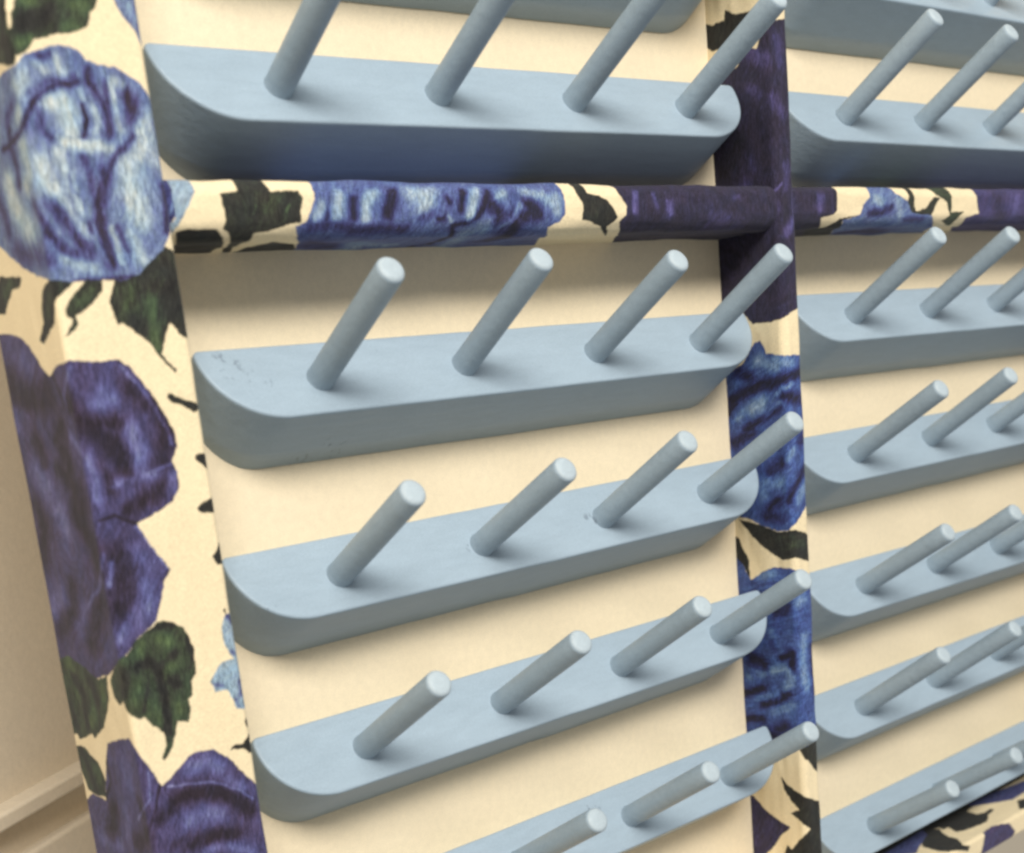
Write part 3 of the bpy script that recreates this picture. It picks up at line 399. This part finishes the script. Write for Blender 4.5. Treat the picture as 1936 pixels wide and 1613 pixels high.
def strip_object(name, parent, section, axis, t_samples, strip, sgn, flip_ref=False, wr=.00012):
    """wrap the printed cotton round a wooden bar.
    section: dict(corners, radii, fine, step, coarse); axis 'Z' (section in X,Y) or 'X' (section in Y,Z)"""
    pts, nrm, arc, tot = rounded_path(section['corners'], section['radii'], section['fine'], section['step'], section['coarse'])
    cen = pts.mean(0)
    if np.mean(np.sum((pts - cen) * nrm, 1)) < 0: nrm = -nrm
    arc = np.where(arc > tot / 2, arc - tot, arc)
    arc = np.where(arc < -tot / 2, arc + tot, arc) * sgn
    t = np.asarray(t_samples)
    A, T = np.meshgrid(arc * 1e3, t * 1e3, indexing='ij')
    # gentle wrinkles and pull lines of the cloth
    h = wr * (NZ[3](A / 6, T / 16) + .5 * NZ[4](A / 2.5, T / 7))
    P = np.zeros(A.shape + (3,))
    p0 = pts[:, None, :] + nrm[:, None, :] * h[..., None]
    if axis == 'Z':
        P[..., 0], P[..., 1], P[..., 2] = p0[..., 0], p0[..., 1], t[None, :]
        col = paint(strip, A, T)
    else:
        P[..., 0], P[..., 1], P[..., 2] = t[None, :], p0[..., 0], p0[..., 1]
        col = paint(strip, T, A)
    me = grid_mesh(name, P, closed_u=True)
    # end caps
    nu, nv = A.shape
    ca = me.color_attributes.new("print", 'FLOAT_COLOR', 'POINT')
    rgba = col.reshape(-1, 4).astype(np.float32)
    ca.data.foreach_set("color", rgba.ravel())
    bm = bmesh.new(); bm.from_mesh(me)
    bm.verts.ensure_lookup_table()
    bm.faces.new([bm.verts[i * nv] for i in range(nu)])
    bm.faces.new([bm.verts[i * nv + nv - 1] for i in reversed(range(nu))])
    bmesh.ops.recalc_face_normals(bm, faces=bm.faces)
    bm.to_mesh(me); bm.free()
    return link(name, me, M_FABRIC, parent)

# ------------------------------------------------------------------ background wall
WA = 0.97
wd = Vector((math.sin(WA), math.cos(WA), 0)); wn = Vector((math.cos(WA), -math.sin(WA), 0))
W0 = Vector((-0.04443, 0.12, 0.0))
def wall_prism(name, profile, mat, parent=None, l0=-1.5, l1=.5):
    """profile: (distance in front of the wall, z) points, swept along the wall"""
    bm = bmesh.new(); a = []; b = []
    for off, z in profile:
        p = W0 + wn * off + Vector((0, 0, z))
        a.append(bm.verts.new(p + wd * l0)); b.append(bm.verts.new(p + wd * l1))
    n = len(profile)
    for i in range(n):
        j = (i + 1) % n
        bm.faces.new((a[i], a[j], b[j], b[i]))
    bm.faces.new(a[::-1]); bm.faces.new(b)
    bmesh.ops.recalc_face_normals(bm, faces=bm.faces)
    me = bpy.data.meshes.new(name); bm.to_mesh(me); bm.free()
    return link(name, me, mat, parent)
wall = wall_prism("wall", [(0, 1.5), (0, -3.0), (-.03, -3.0), (-.03, 1.5)], M_WALL)
wall["kind"] = "structure"; wall["label"] = "plain tan painted wall behind the rack"
corner = W0 + wd * .5
bm = bmesh.new()
bmesh.ops.create_cube(bm, size=1)
for v_ in bm.verts:
    v_.co = (corner.x + (4.0 if v_.co.x > 0 else .0002), corner.y + (.03 if v_.co.y > 0 else 0), 1.5 if v_.co.z > 0 else -3.0)
me = bpy.data.meshes.new("wall"); bm.to_mesh(me); bm.free()
far_wall = link("wall", me, M_WALL); far_wall["kind"] = "structure"; far_wall["label"] = "tan wall seen below the rack at the lower right"
def rounded_strip(z0, z1, off, r):
    pr = [(-.001, z0)]
    for k in range(5):
        t = k / 4 * math.pi / 2
        pr.append((off - r + r * math.sin(t), z0 - r + r * math.cos(t)))
    for k in range(5):
        t = k / 4 * math.pi / 2
        pr.append((off - r + r * math.cos(t), z1 + r - r * math.sin(t)))
    return pr + [(-.001, z1)]
wall_prism("trim_strip", rounded_strip(-.2325, -.2381, .0080, .0012), M_WALL, wall)
wall_prism("trim_strip", rounded_strip(-.2510, -.31, .0045, .0015), M_WALL, wall)

# ------------------------------------------------------------------ the rack
rack = empty("spool_rack", (0, 0, -.36))
rack["label"] = "wall rack of blue peg boards on cream backing in a floral fabric frame"
rack["category"] = "spool rack"
def reparent(o, p, base):
    o.parent = p
    o.location = o.location - Vector(base)
BASE = (0, 0, -.36)

XCR, XIN, DF, DOUT = -0.07086, -0.04098, 0.02843, 0.0088
XDB, DW, DD = 0.18124, 0.00960, 0.0263
ZB, DR = -0.0768, 0.0255
ZT = -0.3315

# cream backing panel
bm = bmesh.new()
xs = np.linspace(XIN + .0005, .4195, 60); zs = np.linspace(-.345, .075, 56)
grid = [[bm.verts.new((x, .00012 * float(NZ[1](np.array(x * 7.), np.array(z * 7.))), z)) for z in zs] for x in xs]
for i in range(len(xs) - 1):
    for j in range(len(zs) - 1):
        f = bm.faces.new((grid[i][j], grid[i + 1][j], grid[i + 1][j + 1], grid[i][j + 1])); f.smooth = True
res = bmesh.ops.extrude_face_region(bm, geom=list(bm.faces))
for v_ in res['geom']:
    if isinstance(v_, bmesh.types.BMVert): v_.co.y = .0085
bmesh.ops.recalc_face_normals(bm, faces=bm.faces)
me = bpy.data.meshes.new("backing_panel"); bm.to_mesh(me); bm.free()
o = link("backing_panel", me, M_CREAM); reparent(o, rack, BASE)
o["label"] = "cream painted backing panel"

# fabric-covered frame
mm = 1e-3
stile_sec = dict(corners=[(XCR, DOUT), (XCR, -DF), (XIN, -DF), (XIN, DOUT)], radii=[.0008, .0016, .0014, .0008],
                 fine=(0, 1), step=.2 * mm, coarse=1.2 * mm)
o = strip_object("stile", rack, stile_sec, 'Z', samples(-.36, .075, -.232, .004, .22 * mm, 2 * mm), 'stile', 1)
o.location.z += .36
o["label"] = "wide outer stile wrapped in cream cotton with blue and purple roses"
RX = .4193
stile2 = dict(corners=[(RX, DOUT), (RX, -DF), (RX + .03, -DF), (RX + .03, DOUT)], radii=[.0008, .0016, .0014, .0008],
              fine=(0, 1), step=.9 * mm, coarse=2 * mm)
o = strip_object("stile", rack, stile2, 'Z', samples(-.36, .075, -.36, .075, .9 * mm, 2 * mm), 'stile', 1)
o.location.z += .36
div_sec = dict(corners=[(XDB, .0005), (XDB, -DD), (XDB + DW, -DD), (XDB + DW, .0005)], radii=[.0001, .0028, .0026, .0001],
               fine=(0, 1), step=.3 * mm, coarse=1.2 * mm)
o = strip_object("divider", rack, div_sec, 'Z', samples(-.3312, .075, -.331, .035, .3 * mm, 2 * mm), 'div', 1, wr=.0003)
o.location.z += .36
o["label"] = "narrow upright divider wrapped in dark purple and blue rose cotton"
rail_sec = dict(corners=[(.0005, ZB), (-DR, ZB), (-DR, ZB + .0138), (.0005, ZB + .0138)], radii=[.0001, .0052, .0042, .0001],
                fine=(0, 1), step=.26 * mm, coarse=1.2 * mm)
o = strip_object("rail", rack, rail_sec, 'X', samples(XIN - .001, XDB + .0008, -.045, .19, .26 * mm, 2 * mm), 'rail', 1, wr=.00034)
o.location.z += .36
o["label"] = "horizontal rail wrapped in cream cotton with a blue rose and dark leaves"
rail_sec2 = dict(rail_sec); rail_sec2['step'] = .32 * mm
o = strip_object("rail", rack, rail_sec2, 'X', samples(XDB + DW - .0008, RX + .001, .18, .37, .32 * mm, 2 * mm), 'rail', 1, wr=.00034)
o.location.z += .36
base_sec = dict(corners=[(-DD, ZT - .0098), (-DD, ZT), (.0005, ZT), (.0005, ZT - .0098)], radii=[.0015, .0015, .0001, .0001],
                fine=(0, 1), step=.32 * mm, coarse=1.2 * mm)
o = strip_object("bottom_rail", rack, base_sec, 'X', samples(XIN - .001, RX + .001, .2, .37, .32 * mm, 2 * mm), 'base', 1)
o.location.z += .36

# ------------------------------------------------------------------ peg boards and pegs
BW, BT, PL, PQ = 0.02148, 0.02394, 0.04425, 0.01131
def board_outline():
    """(u, s): u along the board, s down the sloping face; generous lower corners, small upper ones"""
    pts = []
    def arc(cx, cy, rx, ry, a0, a1, n):
        for k in range(n + 1):
            a = math.radians(a0 + (a1 - a0) * k / n)
            pts.append((cx + rx * math.cos(a), cy + ry * math.sin(a)))
    l, r, w = -.0315, .1806, BW
    arc(l + .0018, .0018, .0018, .0018, 180, 270, 5)
    arc(r - .0018, .0016, .0018, .0016, 270, 355, 6)
    arc(r - .0240, w - .0198, .0240, .0198, 0, 90, 24)
    arc(l + .0200, w - .0190, .0200, .0190, 90, 180, 22)
    return pts
def make_board_mesh(seed):
    r_ = np.random.RandomState(seed)
    out = board_outline()
    bm = bmesh.new()
    # local frame: x = u, y = -s (up the face), z = peg direction
    e = .0006
    rings = []
    def inset(d):
        n = len(out); o2 = []
        for i in range(n):
            a = np.array(out[i - 1]); b = np.array(out[(i + 1) % n]); t = b - a; t /= np.linalg.norm(t)
            nn = np.array([-t[1], t[0]]); o2.append(np.array(out[i]) + nn * d)
        return o2
    levels = [(e + .0006, 0), (e, 0), (e * .3, -e * .3), (0, -e), (0, -e - .0006), (0, -BT * .35), (0, -BT * .7), (0, -BT)]
    # resample the long straight edges so that they can waver a little
    def densify(p):
        q = []
        n = len(p)
        for i in range(n):
            a = np.array(p[i]); b = np.array(p[(i + 1) % n]); m_ = max(1, int(np.linalg.norm(b - a) / .006))
            for j in range(m_): q.append(a + (b - a) * j / m_)
        return q
    out = densify(out)
    wob = np.array([float(NZ[seed % 9](np.array(p[0] / .011 + seed * 3.1), np.array(p[1] / .011))) for p in out])
    for d, z in levels:
        pts = inset(d)
        low = 1.0 if z < -BT * .5 else .55
        ring = []
        for i, p in enumerate(pts):
            c = np.array([.075, .010]) - p; c /= np.linalg.norm(c) + 1e-9
            p = p + c * .00028 * low * wob[i]
            ring.append(bm.verts.new((p[0] - .075, -p[1], z)))
        rings.append(ring)
    n = len(out)
    for a, b in zip(rings[:-1], rings[1:]):
        for i in range(n):
            f = bm.faces.new((a[i], a[(i + 1) % n], b[(i + 1) % n], b[i])); f.smooth = True
    bm.faces.new(rings[0]); bm.faces.new(rings[-1][::-1])
    bmesh.ops.recalc_face_normals(bm, faces=bm.faces)
    me = bpy.data.meshes.new("peg_board"); bm.to_mesh(me); bm.free()
    me.materials.append(M_BLUE)
    return me
def make_peg_mesh():
    bm = bmesh.new(); prof = [(.0039, -.0004), (.0038, .0003), (.0037, .0010), (.0037, .0024)]
    prof += [(.0037, z) for z in (.012, .024, .036)]
    r0 = .0037; e = .0014
    for k in range(6):
        t = k / 5 * math.pi / 2
        prof.append((r0 - e + e * math.cos(t), PL - e + e * math.sin(t)))
    prof += [(.0012, PL + .00008)]
    N = 32; rings = []
    for rr, z in prof:
        rings.append([bm.verts.new((rr * math.cos(2 * math.pi * k / N), rr * math.sin(2 * math.pi * k / N), z)) for k in range(N)])
    for a, b in zip(rings[:-1], rings[1:]):
        for i in range(N):
            f = bm.faces.new((a[i], a[(i + 1) % N], b[(i + 1) % N], b[i])); f.smooth = True
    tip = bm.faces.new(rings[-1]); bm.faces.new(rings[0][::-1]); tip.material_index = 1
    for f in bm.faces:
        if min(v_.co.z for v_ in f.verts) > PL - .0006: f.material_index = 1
    bmesh.ops.recalc_face_normals(bm, faces=bm.faces)
    me = bpy.data.meshes.new("peg"); bm.to_mesh(me); bm.free()
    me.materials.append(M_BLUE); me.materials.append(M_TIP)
    return me
board_meshes = [make_board_mesh(s) for s in range(1, 6)]
peg_mesh = make_peg_mesh()
for bi, (key, (o_, ro, al)) in enumerate(BOARDS.items()):
    ex = Vector((math.cos(ro), 0, math.sin(ro)))
    def ry(v_): return Vector((v_[0] * math.cos(ro) - v_[2] * math.sin(ro), v_[1], v_[0] * math.sin(ro) + v_[2] * math.cos(ro)))
    dd = ry((0, -math.cos(al), -math.sin(al))); pn = ry((0, -math.sin(al), math.cos(al)))
    M = Matrix.Identity(4)
    for i in range(3): M[i][0], M[i][1], M[i][2], M[i][3] = ex[i], -dd[i], pn[i], o_[i] - BASE[i]
    b = bpy.data.objects.new("peg_board", board_meshes[bi % 5]); COL.objects.link(b)
    b.parent = rack; b.matrix_local = M
    for k in range(4):
        du, ds, tu, ts = PEGS.get(key, {}).get(k, (0, 0, 0, 0))
        p = bpy.data.objects.new("peg", peg_mesh); COL.objects.link(p); p.parent = b
        u, s = k * .05 - .075 + du * mm, PQ + ds * mm
        z = Vector((tu * mm, -ts * mm, PL)).normalized()
        x = Vector((1, 0, 0)); x = (x - z * x.dot(z)).normalized(); y = z.cross(x)
        L = Matrix.Identity(4)
        sp = (bi * 4 + k) * 1.7
        xr = x * math.cos(sp) + y * math.sin(sp); yr = -x * math.sin(sp) + y * math.cos(sp)
        for i in range(3): L[i][0], L[i][1], L[i][2] = xr[i], yr[i], z[i]
        L[0][3], L[1][3], L[2][3] = u, -s, 0
        L = L @ Matrix.Diagonal((1, 1, 1 + .012 * math.sin(sp * 3.3), 1))
        p.matrix_local = L
